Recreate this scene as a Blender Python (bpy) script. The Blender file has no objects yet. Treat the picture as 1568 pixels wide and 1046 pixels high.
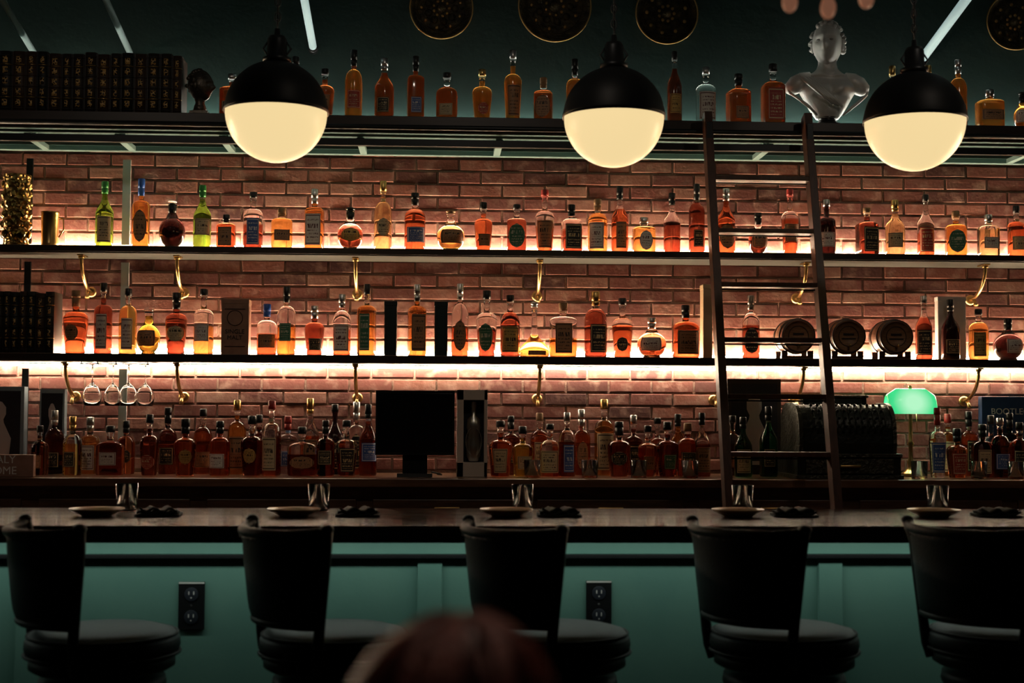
import bpy, bmesh, math, random
from mathutils import Matrix, Vector
random.seed(7)
S = bpy.context.scene
COL = S.collection
pi = math.pi

# ------------------------------------------------------------------ camera
H, CAMD = 1.48, 7.4
F = 2178.0
yaw, pitch, roll = math.radians(3.0), math.radians(2.81), 0.005
fw = Vector((math.sin(yaw)*math.cos(pitch), math.cos(yaw)*math.cos(pitch), math.sin(pitch)))
rt0 = Vector((math.cos(yaw), -math.sin(yaw), 0))
up0 = rt0.cross(fw)
rt = rt0*math.cos(roll) + up0*math.sin(roll)
up = rt.cross(fw)
cd = bpy.data.cameras.new("camera"); cam = bpy.data.objects.new("camera", cd); COL.objects.link(cam)
m3 = Matrix((rt, up, -fw)).transposed()
cam.matrix_world = Matrix.Translation((0, -CAMD, H)) @ m3.to_4x4()
cd.lens = 50; cd.sensor_width = 36
cd.dof.use_dof = True; cd.dof.focus_distance = 7.1; cd.dof.aperture_fstop = 2.2
cd.clip_end = 60
S.camera = cam

def SX(p, Y, z):
    """surveyed x (metres) of a thing measured at p along the photo, standing at depth Y and height z"""
    t = (p-784)/F; D = Y+CAMD; dz = z-H
    return (D*(t*fw.y-rt.y)+dz*(t*fw.z-rt.z))/(rt.x-t*fw.x)
def SZ(v, Y, X=0.0):
    t = (523-v)/F; D = Y+CAMD
    return H+((t*(X*fw.x+D*fw.y)-(X*up.x+D*up.y))/(up.z-t*fw.z))

# ------------------------------------------------------------------ materials
MC = {}
def mat(name, col=(.5,.5,.5), rough=.5, metal=0, trans=0, ior=1.45, emit=None, es=0, coat=0, bump=None, var=None, aniso=None, spec=None):
    if name in MC: return MC[name]
    m = bpy.data.materials.new(name); m.use_nodes = True
    nt = m.node_tree; b = nt.nodes["Principled BSDF"]
    b.inputs["Base Color"].default_value = (*col, 1)
    b.inputs["Roughness"].default_value = rough
    b.inputs["Metallic"].default_value = metal
    b.inputs["Transmission Weight"].default_value = trans
    b.inputs["IOR"].default_value = ior
    b.inputs["Coat Weight"].default_value = coat
    if spec is not None: b.inputs["Specular IOR Level"].default_value = spec
    if emit:
        b.inputs["Emission Color"].default_value = (*emit, 1)
        b.inputs["Emission Strength"].default_value = es
    if var or bump:
        tc = nt.nodes.new("ShaderNodeTexCoord")
        mp = nt.nodes.new("ShaderNodeMapping"); nt.links.new(tc.outputs["Object"], mp.inputs[0])
        if aniso: mp.inputs["Scale"].default_value = aniso
    if var:
        n = nt.nodes.new("ShaderNodeTexNoise"); n.inputs["Scale"].default_value = var[0]; n.inputs["Detail"].default_value = 6
        nt.links.new(mp.outputs[0], n.inputs["Vector"])
        r = nt.nodes.new("ShaderNodeValToRGB")
        r.color_ramp.elements[0].position = .35; r.color_ramp.elements[1].position = .65
        r.color_ramp.elements[0].color = (*col, 1); r.color_ramp.elements[1].color = (*var[1], 1)
        nt.links.new(n.outputs[0], r.inputs[0]); nt.links.new(r.outputs[0], b.inputs["Base Color"])
    if bump:
        n = nt.nodes.new("ShaderNodeTexNoise"); n.inputs["Scale"].default_value = bump[0]; n.inputs["Detail"].default_value = 5
        nt.links.new(mp.outputs[0], n.inputs["Vector"])
        bp = nt.nodes.new("ShaderNodeBump"); bp.inputs["Strength"].default_value = bump[1]; bp.inputs["Distance"].default_value = .01
        nt.links.new(n.outputs[0], bp.inputs["Height"]); nt.links.new(bp.outputs[0], b.inputs["Normal"])
    MC[name] = m
    return m

def brick_mat():
    m = bpy.data.materials.new("worn_red_brick"); m.use_nodes = True
    nt = m.node_tree; b = nt.nodes["Principled BSDF"]; L = nt.links
    b.inputs["Roughness"].default_value = .85
    g = nt.nodes.new("ShaderNodeNewGeometry"); tc = nt.nodes.new("ShaderNodeTexCoord")
    r = nt.nodes.new("ShaderNodeValToRGB"); e = r.color_ramp
    e.elements[0].color = (.065,.021,.019,1); e.elements[1].color = (.22,.108,.083,1)
    for p, c in ((.25,(.155,.045,.035)),(.5,(.11,.034,.028)),(.75,(.20,.067,.048))):
        x = e.elements.new(p); x.color = (*c,1)
    L.new(g.outputs["Random Per Island"], r.inputs[0])
    n = nt.nodes.new("ShaderNodeTexNoise"); n.inputs["Scale"].default_value = 14; n.inputs["Detail"].default_value = 8
    L.new(tc.outputs["Object"], n.inputs["Vector"])
    r2 = nt.nodes.new("ShaderNodeValToRGB"); r2.color_ramp.elements[0].position = .5; r2.color_ramp.elements[1].position = .8
    L.new(n.outputs[0], r2.inputs[0])
    mx = nt.nodes.new("ShaderNodeMix"); mx.data_type = 'RGBA'
    L.new(r2.outputs[0], mx.inputs[0]); L.new(r.outputs[0], mx.inputs[6]); mx.inputs[7].default_value = (.33,.20,.16,1)
    L.new(mx.outputs[2], b.inputs["Base Color"])
    n2 = nt.nodes.new("ShaderNodeTexNoise"); n2.inputs["Scale"].default_value = 60; n2.inputs["Detail"].default_value = 6
    L.new(tc.outputs["Object"], n2.inputs["Vector"])
    bp = nt.nodes.new("ShaderNodeBump"); bp.inputs["Strength"].default_value = .5; bp.inputs["Distance"].default_value = .005
    L.new(n2.outputs[0], bp.inputs["Height"]); L.new(bp.outputs[0], b.inputs["Normal"])
    return m

def label_mat(name, base, ink, metal=0):
    m = bpy.data.materials.new(name); m.use_nodes = True
    nt = m.node_tree; b = nt.nodes["Principled BSDF"]; L = nt.links
    b.inputs["Roughness"].default_value = .55; b.inputs["Metallic"].default_value = metal
    uv = nt.nodes.new("ShaderNodeTexCoord"); sp = nt.nodes.new("ShaderNodeSeparateXYZ"); L.new(uv.outputs["UV"], sp.inputs[0])
    oi = nt.nodes.new("ShaderNodeObjectInfo")
    def math_(op, a, bb=None, c=None):
        n = nt.nodes.new("ShaderNodeMath"); n.operation = op
        for i, x in enumerate((a, bb, c)):
            if x is None: continue
            if isinstance(x, (int, float)): n.inputs[i].default_value = x
            else: L.new(x, n.inputs[i])
        return n.outputs[0]
    u, v = sp.outputs[0], sp.outputs[1]
    du = math_('ABSOLUTE', math_('SUBTRACT', u, .5)); dv = math_('ABSOLUTE', math_('SUBTRACT', v, .5))
    mxd = math_('MAXIMUM', du, dv)
    border = math_('MULTIPLY', math_('GREATER_THAN', mxd, .43), math_('LESS_THAN', mxd, .46))
    def noise(sx, sy, k):
        cb = nt.nodes.new("ShaderNodeCombineXYZ")
        L.new(math_('MULTIPLY', u, sx), cb.inputs[0]); L.new(math_('MULTIPLY', v, sy), cb.inputs[1])
        L.new(math_('MULTIPLY', oi.outputs["Random"], k), cb.inputs[2])
        n = nt.nodes.new("ShaderNodeTexNoise"); n.inputs["Scale"].default_value = 1; n.inputs["Detail"].default_value = 1
        L.new(cb.outputs[0], n.inputs["Vector"]); return n.outputs[0]
    small = math_('MULTIPLY', math_('GREATER_THAN', noise(34, 14, 50), .52), math_('LESS_THAN', math_('FRACT', math_('MULTIPLY', v, 9)), .45))
    small = math_('MULTIPLY', small, math_('LESS_THAN', mxd, .36))
    tp = math_('ADD', .45, math_('MULTIPLY', oi.outputs["Random"], .28))
    small = math_('MULTIPLY', small, math_('GREATER_THAN', math_('ABSOLUTE', math_('SUBTRACT', v, tp)), .12))
    title = math_('MULTIPLY', math_('GREATER_THAN', noise(18, 4, 80), .50), math_('LESS_THAN', math_('ABSOLUTE', math_('SUBTRACT', v, tp)), .07))
    title = math_('MULTIPLY', title, math_('LESS_THAN', du, .34))
    k = math_('MAXIMUM', border, math_('MAXIMUM', small, title))
    mx = nt.nodes.new("ShaderNodeMix"); mx.data_type = 'RGBA'
    L.new(k, mx.inputs[0]); mx.inputs[6].default_value = (*base,1); mx.inputs[7].default_value = (*ink,1)
    L.new(mx.outputs[2], b.inputs["Base Color"])
    return m

LIQ = {
 'A': mat("amber_liquid", (.92,.44,.10), .03, trans=1, ior=1.34),
 'O': mat("orange_liquid", (.98,.58,.16), .03, trans=1, ior=1.34),
 'R': mat("red_amber_liquid", (.72,.20,.075), .03, trans=1, ior=1.34),
 'D': mat("dark_liquid", (.38,.10,.055), .03, trans=1, ior=1.36),
 'K': mat("near_black_glass", (.05,.015,.015), .06, trans=.6, ior=1.45),
 'G': mat("green_glass", (.30,.78,.08), .03, trans=1, ior=1.34),
 'g': mat("dark_green_glass", (.03,.20,.08), .03, trans=1, ior=1.4),
 'Y': mat("yellow_liquid", (.98,.82,.40), .03, trans=1, ior=1.34),
 'L': mat("olive_liquid", (.75,.68,.10), .03, trans=1, ior=1.34),
 'C': mat("clear_spirit", (.95,.97,.95), .02, trans=1, ior=1.33)}
# the same spirits part-diffuse for the top shelf, backlit amber put into the colour
LIQT = dict(LIQ)
LIQT.update({'A': mat("amber_backlit_tint", (.85,.33,.06), .08, trans=.62, ior=1.34),
 'O': mat("orange_backlit_tint", (.92,.40,.08), .08, trans=.62, ior=1.34),
 'R': mat("red_backlit_tint", (.66,.16,.04), .08, trans=.64, ior=1.34),
 'D': mat("dark_backlit_tint", (.32,.08,.035), .08, trans=.7, ior=1.36)})
GLS = mat("clear_glass", (.95,.97,.96), .02, trans=1, ior=1.42)
LAB = {'c': label_mat("label_cream", (.64,.50,.30), (.05,.03,.02)),
 'w': label_mat("label_white", (.78,.72,.66), (.12,.03,.03)),
 'k': label_mat("label_black", (.012,.012,.014), (.70,.54,.28)),
 't': label_mat("label_tan", (.42,.21,.10), (.03,.015,.01)),
 'r': label_mat("label_red", (.42,.04,.03), (.8,.65,.4)),
 'b': label_mat("label_blue", (.04,.10,.32), (.7,.7,.7)),
 'g': label_mat("label_green", (.04,.17,.09), (.6,.6,.45)),
 'd': label_mat("label_gold", (.62,.40,.13), (.04,.02,.015), .4)}
CAP = {'k': mat("cap_black", (.012,.012,.012), .35), 'g': mat("cap_gold", (.7,.45,.16), .3, 1),
 'r': mat("cap_red", (.35,.03,.025), .4), 'w': mat("cap_cork", (.35,.2,.1), .7), 's': mat("cap_silver", (.6,.6,.6), .3, 1),
 'b': mat("cap_blue", (.03,.12,.5), .35), 'G': mat("cap_green", (.04,.3,.06), .4)}
BRASS = mat("aged_brass", (.62,.40,.16), .3, 1)
BLACK = mat("black_paint", (.006,.007,.008), .5, spec=.25)
BLKM = mat("black_metal", (.02,.022,.024), .4, .6)
STEEL = mat("teal_grey_steel", (.17,.27,.27), .45, .3)
DWOOD = mat("dark_stained_wood", (.045,.022,.014), .35, var=(9,(.085,.04,.022)), aniso=(1,6,6), coat=.2)
LWOOD = mat("ladder_wood", (.045,.018,.012), .45, var=(8,(.08,.032,.02)), aniso=(5,5,1))
TEALW = mat("teal_upper_paint", (.013,.040,.038), .6, var=(3,(.009,.030,.029)), bump=(30,.15))
TEALP = mat("teal_panel_paint", (.14,.295,.25), .45, var=(4,(.12,.265,.23)), bump=(60,.05))
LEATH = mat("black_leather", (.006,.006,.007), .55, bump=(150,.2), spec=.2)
SEATL = mat("seat_leather_lit", (.045,.060,.066), .5, bump=(150,.2), spec=.3)  # paler copy of the black leather: light on the seat top put into colour
SWOOD = mat("stool_wood", (.010,.006,.005), .5, spec=.22)
GOLD = mat("gilt", (.55,.36,.13), .35, 1)
WHITEP = mat("white_paint", (.6,.6,.57), .5)
LEDW = mat("led_warm_white", (1,1,1), .5, emit=(1,.76,.49), es=210)
LEDW2 = mat("led_warm_white_lower", (1,1,1), .5, emit=(1,.81,.57), es=95)
LEDC = mat("led_neutral_white", (1,1,1), .5, emit=(1,.95,.80), es=60)

# ------------------------------------------------------------------ mesh builder
class MB:
    def __init__(s):
        s.v=[]; s.f=[]; s.fm=[]; s.fs=[]; s.uv=[]; s.mats=[]; s.M=Matrix()
    def mi(s, m):
        if m not in s.mats: s.mats.append(m)
        return s.mats.index(m)
    def add(s, vs, fs, m, smooth=True, uvs=None):
        o = len(s.v)
        s.v += [tuple(s.M @ Vector(p)) for p in vs]
        s.uv += uvs if uvs else [(0,0)]*len(vs)
        for i, f in enumerate(fs):
            s.f.append([o+k for k in f]); s.fm.append(s.mi(m[i] if isinstance(m, list) else m)); s.fs.append(smooth)
    def box(s, c, d, m, R=None):
        x,y,z = d[0]/2,d[1]/2,d[2]/2
        vs = [Vector(p) for p in ((-x,-y,-z),(x,-y,-z),(x,y,-z),(-x,y,-z),(-x,-y,z),(x,-y,z),(x,y,z),(-x,y,z))]
        if R is not None: vs = [R @ p for p in vs]
        vs = [p+Vector(c) for p in vs]
        s.add(vs, [(0,3,2,1),(4,5,6,7),(0,1,5,4),(1,2,6,5),(2,3,7,6),(3,0,4,7)], m, False)
    def beam(s, a, b, wx, wy, m):
        a, b = Vector(a), Vector(b); d = b-a; z = d.normalized()
        x = Vector((1,0,0)); y = z.cross(x)
        if y.length < .05: x = Vector((0,1,0)); y = z.cross(x)
        y.normalize(); x = y.cross(z).normalized()
        R = Matrix((x, y, z)).transposed()
        s.box((a+b)/2, (wx, wy, d.length), m, R)
    def rings(s, rs, m, cap0=True, cap1=True, smooth=True, uvs=None):
        n = len(rs[0]); vs = [p for r in rs for p in r]; fs = []; ms = []
        for i in range(len(rs)-1):
            for j in range(n):
                k = (j+1) % n
                fs.append((i*n+j, i*n+k, (i+1)*n+k, (i+1)*n+j)); ms.append(m[i] if isinstance(m, list) else m)
        if cap0: fs.append(tuple(range(n))[::-1]); ms.append(m[0] if isinstance(m, list) else m)
        if cap1: fs.append(tuple((len(rs)-1)*n+j for j in range(n))); ms.append(m[-1] if isinstance(m, list) else m)
        s.add(vs, fs, ms, smooth)
    def lathe(s, prof, m, c=(0,0,0), seg=24, axis='z', cap0=True, cap1=True, sx=1, sy=1):
        rs = []
        for r, z in prof:
            r = max(r, .00015); ring = []
            for j in range(seg):
                a = 2*pi*j/seg; x, y = r*math.cos(a)*sx, r*math.sin(a)*sy
                p = (x,y,z) if axis=='z' else ((x,z,y) if axis=='y' else (z,x,y))
                ring.append((p[0]+c[0], p[1]+c[1], p[2]+c[2]))
            rs.append(ring)
        s.rings(rs, m, cap0, cap1)
    def ell(s, c, r, m, seg=20, n=12):
        pr = [(math.sin(pi*i/n), -math.cos(pi*i/n)) for i in range(n+1)]
        rs = [[(c[0]+r[0]*max(q,.001)*math.cos(2*pi*j/seg), c[1]+r[1]*max(q,.001)*math.sin(2*pi*j/seg), c[2]+r[2]*z) for j in range(seg)] for q, z in pr]
        s.rings(rs, m)
    def tube(s, pts, r, m, seg=8, closed=False):
        pts = [Vector(p) for p in pts]; n = len(pts); rs = []
        prev = None
        for i, p in enumerate(pts):
            if closed: t = (pts[(i+1)%n]-pts[i-1]).normalized()
            else: t = (pts[min(i+1,n-1)]-pts[max(i-1,0)]).normalized()
            if prev is None:
                a = Vector((0,0,1)) if abs(t.z) < .9 else Vector((1,0,0))
                x = t.cross(a).normalized()
            else:
                x = (prev - t*prev.dot(t)).normalized()
            prev = x; y = t.cross(x)
            rr = r[i] if isinstance(r, (list,tuple)) else r
            rs.append([tuple(p+x*rr*math.cos(2*pi*j/seg)+y*rr*math.sin(2*pi*j/seg)) for j in range(seg)])
        if closed: rs.append(rs[0]); s.rings(rs, m, False, False)
        else: s.rings(rs, m)
    def prism(s, prof, x0, x1, m):
        n = len(prof)
        vs = [(x0,y,z) for y,z in prof]+[(x1,y,z) for y,z in prof]
        fs = [tuple(range(n))[::-1], tuple(range(n,2*n))]+[(i,(i+1)%n,n+(i+1)%n,n+i) for i in range(n)]
        s.add(vs, fs, m, False)
    def build(s, name, loc=(0,0,0), rz=0, bevel=0, parent=None, recalc=True, subsurf=0, weld=False):
        me = bpy.data.meshes.new(name); me.from_pydata(s.v, [], s.f)
        for m in s.mats: me.materials.append(m)
        me.polygons.foreach_set("material_index", s.fm); me.polygons.foreach_set("use_smooth", s.fs)
        ul = me.uv_layers.new(name="UVMap")
        fl = []
        for l in me.loops: fl += s.uv[l.vertex_index]
        ul.data.foreach_set("uv", fl)
        if recalc:
            bm = bmesh.new(); bm.from_mesh(me)
            if weld: bmesh.ops.remove_doubles(bm, verts=bm.verts, dist=1e-5)
            bmesh.ops.recalc_face_normals(bm, faces=bm.faces); bm.to_mesh(me); bm.free()
        me.update()
        o = bpy.data.objects.new(name, me); COL.objects.link(o)
        o.location = loc; o.rotation_euler = (0,0,rz)
        if bevel:
            b = o.modifiers.new("bevel", 'BEVEL'); b.width = bevel; b.segments = 2; b.limit_method = 'ANGLE'; b.angle_limit = math.radians(50)
        if subsurf:
            b = o.modifiers.new("sub", 'SUBSURF'); b.levels = subsurf; b.render_levels = subsurf
        if parent: o.parent = parent
        return o

def empty(name, loc=(0,0,0), rz=0):
    e = bpy.data.objects.new(name, None); COL.objects.link(e); e.location = loc; e.rotation_euler = (0,0,rz); e.empty_display_size = .1
    return e
def text(body, size, loc, m, parent, ext=.001):
    cu = bpy.data.curves.new("lettering", 'FONT'); cu.body = body; cu.size = size; cu.extrude = ext; cu.align_x = 'CENTER'; cu.align_y = 'CENTER'
    cu.materials.append(m)
    o = bpy.data.objects.new("lettering", cu); COL.objects.link(o); o.location = loc; o.rotation_euler = (pi/2,0,0); o.parent = parent
    return o

# ------------------------------------------------------------------ room shell
XL, XR, YB, ZC = -4.3, 5.4, -9.6, 3.9
FLOOR = mat("dark_plank_floor", (.03,.018,.012), .45, var=(5,(.05,.03,.02)), aniso=(1,8,1))
b = MB(); b.box(((XL+XR)/2,(YB+.15)/2,-.05),(XR-XL+.3,.3-YB,.1),FLOOR); b.build("floor")
b = MB(); b.box(((XL+XR)/2,(YB+.15)/2,ZC+.05),(XR-XL+.3,.3-YB,.1),mat("black_ceiling",(.010,.013,.014),.8,bump=(20,.2))); b.build("ceiling")
DKW = mat("dark_room_wall", (.02,.03,.032), .8, bump=(20,.1))
b = MB(); b.box((XL-.05,YB/2,ZC/2),(.1,-YB+.3,ZC),DKW); b.build("wall_left")
b = MB(); b.box((XR+.05,YB/2,ZC/2),(.1,-YB+.3,ZC),DKW); b.build("wall_right")
b = MB(); b.box(((XL+XR)/2,YB-.05,ZC/2),(XR-XL+.3,.1,ZC),DKW); b.build("wall_rear")

Z_TOP, Z2, Z3, ZCT, ZBAR = 2.925, 2.29, 1.755, 1.16, 1.07
MORT = mat("pale_mortar", (.30,.19,.15), .95, bump=(90,.5), var=(12,(.22,.135,.11)))
BRK = brick_mat()
b = MB()
b.box(((XL+XR)/2,.055,ZC/2),(XR-XL,.1,ZC),MORT)
bw, bh, mo = .225, .068, .011
row = 0; z = 1.17
while z < 2.83:
    x = XL+.02-(row%2)*bw/2
    while x < XR-.02:
        x0, x1 = max(x+mo/2, XL+.002), min(x+bw-mo/2, XR-.002)
        if x1-x0 > .03:
            j = random.uniform(-.0025,.0025); y0 = -.0035+j; e = .003
            z0, z1 = z+mo/2+random.uniform(-.001,.001), z+bh-mo/2+random.uniform(-.001,.001)
            vs = [(x0,.006,z0),(x1,.006,z0),(x1,.006,z1),(x0,.006,z1),(x0+e,y0,z0+e),(x1-e,y0,z0+e),(x1-e,y0,z1-e),(x0+e,y0,z1-e),(x0,y0+e,z0),(x1,y0+e,z0),(x1,y0+e,z1),(x0,y0+e,z1)]
            b.add(vs,[(0,1,9,8),(1,2,10,9),(2,3,11,10),(3,0,8,11),(8,9,5,4),(9,10,6,5),(10,11,7,6),(11,8,4,7),(4,5,6,7)],BRK,False)
        x += bw
    z += bh; row += 1
b.box(((XL+XR)/2,.0,(2.84+ZC)/2),(XR-XL,.04,ZC-2.84),TEALW)
b.box(((XL+XR)/2,.03,.55),(XR-XL,.06,1.1),DKW)
b.build("wall_back", recalc=False)

# ------------------------------------------------------------------ shelves
X0, X1 = XL+.02, XR-.02; XM=(X0+X1)/2; XW=X1-X0
LINER = mat("shelf_underside_white", (.30,.30,.26), .5)
LINER2 = mat("shelf_underside_grey", (.06,.06,.053), .5)
SHF = mat("shelf_dark_wood", (.018,.010,.008), .4, var=(6,(.03,.016,.012)), aniso=(1,8,8))
SHT = mat("shelf_top_wood", (.26,.17,.11), .4, var=(6,(.32,.21,.14)), aniso=(1,8,8))
def shelf(name, z, depth, th, ln, under=False):
    b = MB(); b.box((XM,-depth/2-.008,z-th/2-.001),(XW,depth-.01,th-.002),SHF)
    b.box((XM,-depth/2-.006,z-.001),(XW-.01,depth-.03,.002),SHT)
    b.box((XM,-depth/2-.008,z-th-.003),(XW,depth-.03,.006),ln)
    b.box((XM,-.034,z+.013),(XW-.04,.012,.014),LEDW); b.box((XM,-.034,z+.003),(XW-.04,.016,.004),STEEL)
    if under:
        b.box((XM,-.035,z-.051),(XW-.04,.012,.012),LEDW2); b.box((XM,-.035,z-.0425),(XW-.04,.016,.005),STEEL)
    return b.build(name, bevel=.0008)
shelf("display_shelf_with_led_strip", Z2, .31, .032, LINER2)
shelf("display_shelf_with_led_strip", Z3, .31, .034, LINER, True)

b = MB()
b.box((XM,-.235,Z_TOP-.03),(XW,.41,.06),SHF)
b.box((XM,-.235,Z_TOP-.062),(XW,.39,.006),mat("teal_underside",(.05,.10,.10),.5))
b.box((XM,-.455,Z_TOP-.041),(XW,.03,.08),SHF)
b.box((XM,-.075,Z_TOP+.013),(XW-.04,.012,.014),LEDC); b.box((XM,-.075,Z_TOP+.003),(XW-.04,.016,.004),STEEL)
b.box((XM,-.06,2.815),(XW,.04,.026),STEEL)
b.box((XM,-.42,2.80),(XW,.03,.035),BLKM)
b.box((XM,-.415,2.835),(XW,.02,.012),STEEL)
for p in (-120,60,195,350,555,762,955,1165,1370,1560,1750):
    x = SX(p,-.2,2.83)
    b.box((x,-.24,2.815),(.035,.34,.024),STEEL)
    b.box((x,-.30,2.842),(.03,.03,.036),STEEL)
b.build("top_display_shelf_with_steel_frame", bevel=.002)
b = MB()
b.tube([(X0,-.51,2.86),(X1,-.51,2.86)],.013,BLKM,12)
for p in (-100,100,300,500,700,900,1100,1300,1500,1700):
    x = SX(p,-.5,2.86); b.box((x,-.485,2.86),(.03,.028,.02),BLKM)
b.build("ladder_rail")
b = MB(); x = SX(192,-.05,2.2); PU=mat("pale_upright",(.55,.62,.6),.4,.2); b.box((x,-.055,2.54),(.040,.012,.44),PU)
b.box((x,-.055,2.02),(.040,.012,.42),PU); b.box((x,-.055,1.43),(.040,.012,.51),PU); b.build("shelf_upright")
b = MB(); x = SX(43,-.05,2.2); b.box((x,-.055,2.54),(.032,.012,.44),BLKM); b.box((x,-.055,2.02),(.032,.012,.42),BLKM); b.box((x,-.055,1.43),(.032,.012,.51),BLKM); b.build("shelf_upright")
def bracket(p, z):
    x = SX(p,-.05,z-.1); b = MB()
    b.lathe([(.0,-.001),(.028,-.001),(.028,-.007),(.018,-.012),(0,-.012)],BRASS,(x,-.008,z-.17),16,'y')
    pts = []
    for i in range(13):
        t = i/12; a = t*pi/2
        pts.append((x,-.02-.20*math.sin(a)**1.2,z-.17+.155*(1-math.cos(a))**1.0))
    b.tube(pts,.0095,BRASS,10)
    b.tube([(x,-.22,z-.02),(x,-.22,z-.0065)],.016,BRASS,12)
    b.tube([(x,-.05,z-.17),(x,-.075,z-.185),(x,-.09,z-.205)],[.009,.008,.012],BRASS,10)
    b.box((x,-.2,z-.0045),(.03,.1,.006),BRASS)
    b.build("brass_shelf_bracket")
for p in (-130,137,280,547,823,1222,1490,1760): bracket(p, Z2-.038)
for p in (-130,113,280,547,823,1095,1218,1480,1760): bracket(p, Z3-.040)

# ------------------------------------------------------------------ back counter
CT = mat("counter_wood", (.10,.045,.025), .28, var=(6,(.16,.08,.045)), aniso=(1,8,8), coat=.3)
b = MB()
b.box((XM,-.34,ZCT-.02),(XW,.64,.04),CT)
b.box((XM,-.31,.56),(XW,.57,1.12),DWOOD)
x = X0+.05
while x < X1-.75:
    for zz, hh in ((.96,.20),(.45,.72)):
        b.box((x+.38,-.60,zz),(.70,.015,hh),DWOOD); b.box((x+.38,-.61,zz),(.58,.012,hh-.1),SHF)
        b.tube([(x+.32,-.63,zz+hh*.3),(x+.44,-.63,zz+hh*.3)],.006,BRASS,8)
    x += .78
b.build("back_counter", bevel=.004)

# ------------------------------------------------------------------ front bar
BT = mat("bar_top_wood", (.030,.012,.008), .20, var=(7,(.048,.020,.013)), aniso=(.5,16,16), coat=.35)
BT.node_tree.nodes["Principled BSDF"].inputs["Coat Roughness"].default_value = .07
BY0, BY1 = -2.3, -1.37
b = MB()
nb = 5
for i in range(nb):
    y0 = BY0+(BY1-BY0)*i/nb
    b.box((XM,y0+(BY1-BY0)/nb/2,ZBAR-.02),(XW,(BY1-BY0)/nb-.002,.04),BT)
b.box((XM,(BY0+BY1)/2,ZBAR-.045),(XW,BY1-BY0-.03,.015),SHF)
b.box((XM,BY0+.012,ZBAR-.034),(XW,.028,.052),SHF)
b.box((XM,-2.03,.985),(XW,.04,.080),TEALP)
b.box((XM,-2.032,.937),(XW,.046,.016),BLACK)
b.box((XM,-1.96,.53),(XW,.08,1.02),TEALP)
b.box((XM,-2.01,.08),(XW,.03,.16),TEALP)
b.box((XM,-1.45,.52),(XW,.06,1.03),DWOOD)
for p in (-566,46,658,1270,1882):
    x = SX(p,-2.0,.8); b.box((x,-2.008,.48),(.092,.025,.90),TEALP)
b.build("bar_counter", bevel=.003)
b = MB(); b.box((XM,-2.175,1.0145),(XW-.1,.025,.005),mat("led_underbar",(1,1,1),.5,emit=(.90,1,.88),es=9.5)); b.build("underbar_led_strip")
b = MB(); b.tube([(X0,-2.28,.2),(X1,-2.28,.2)],.022,BRASS,12)
for i in range(8):
    x = X0+.3+i*1.3; b.tube([(x,-2.28,.2),(x,-2.15,.14),(x,-2.028,.12)],.012,BRASS,8)
b.build("brass_foot_rail")
def outlet(p, v):
    z = SZ(v,-2.01,0); x = SX(p,-2.01,z); b = MB()
    b.box((0,0,0),(.096,.012,.175),BLACK)
    b.box((0,-.002,.084),(.094,.012,.006),WHITEP)
    DK = mat("outlet_face",(.02,.025,.035),.4)
    for dz in (-.042,.042):
        b.lathe([(0,-.006),(.026,-.006),(.026,-.010),(0,-.010)],DK,(0,0,dz),20,'y')
        for dx in (-.009,.009): b.box((dx,-.0105,dz+.005),(.004,.002,.013),WHITEP)
        b.lathe([(0,-.010),(.0035,-.0115)],WHITEP,(0,0,dz-.012),10,'y')
    b.lathe([(0,-.006),(.005,-.008)],CAP['s'],(0,0,0),10,'y')
    b.build("power_outlet",(x,-2.0065,z),bevel=.002)
outlet(293,927); outlet(917,926)

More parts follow.
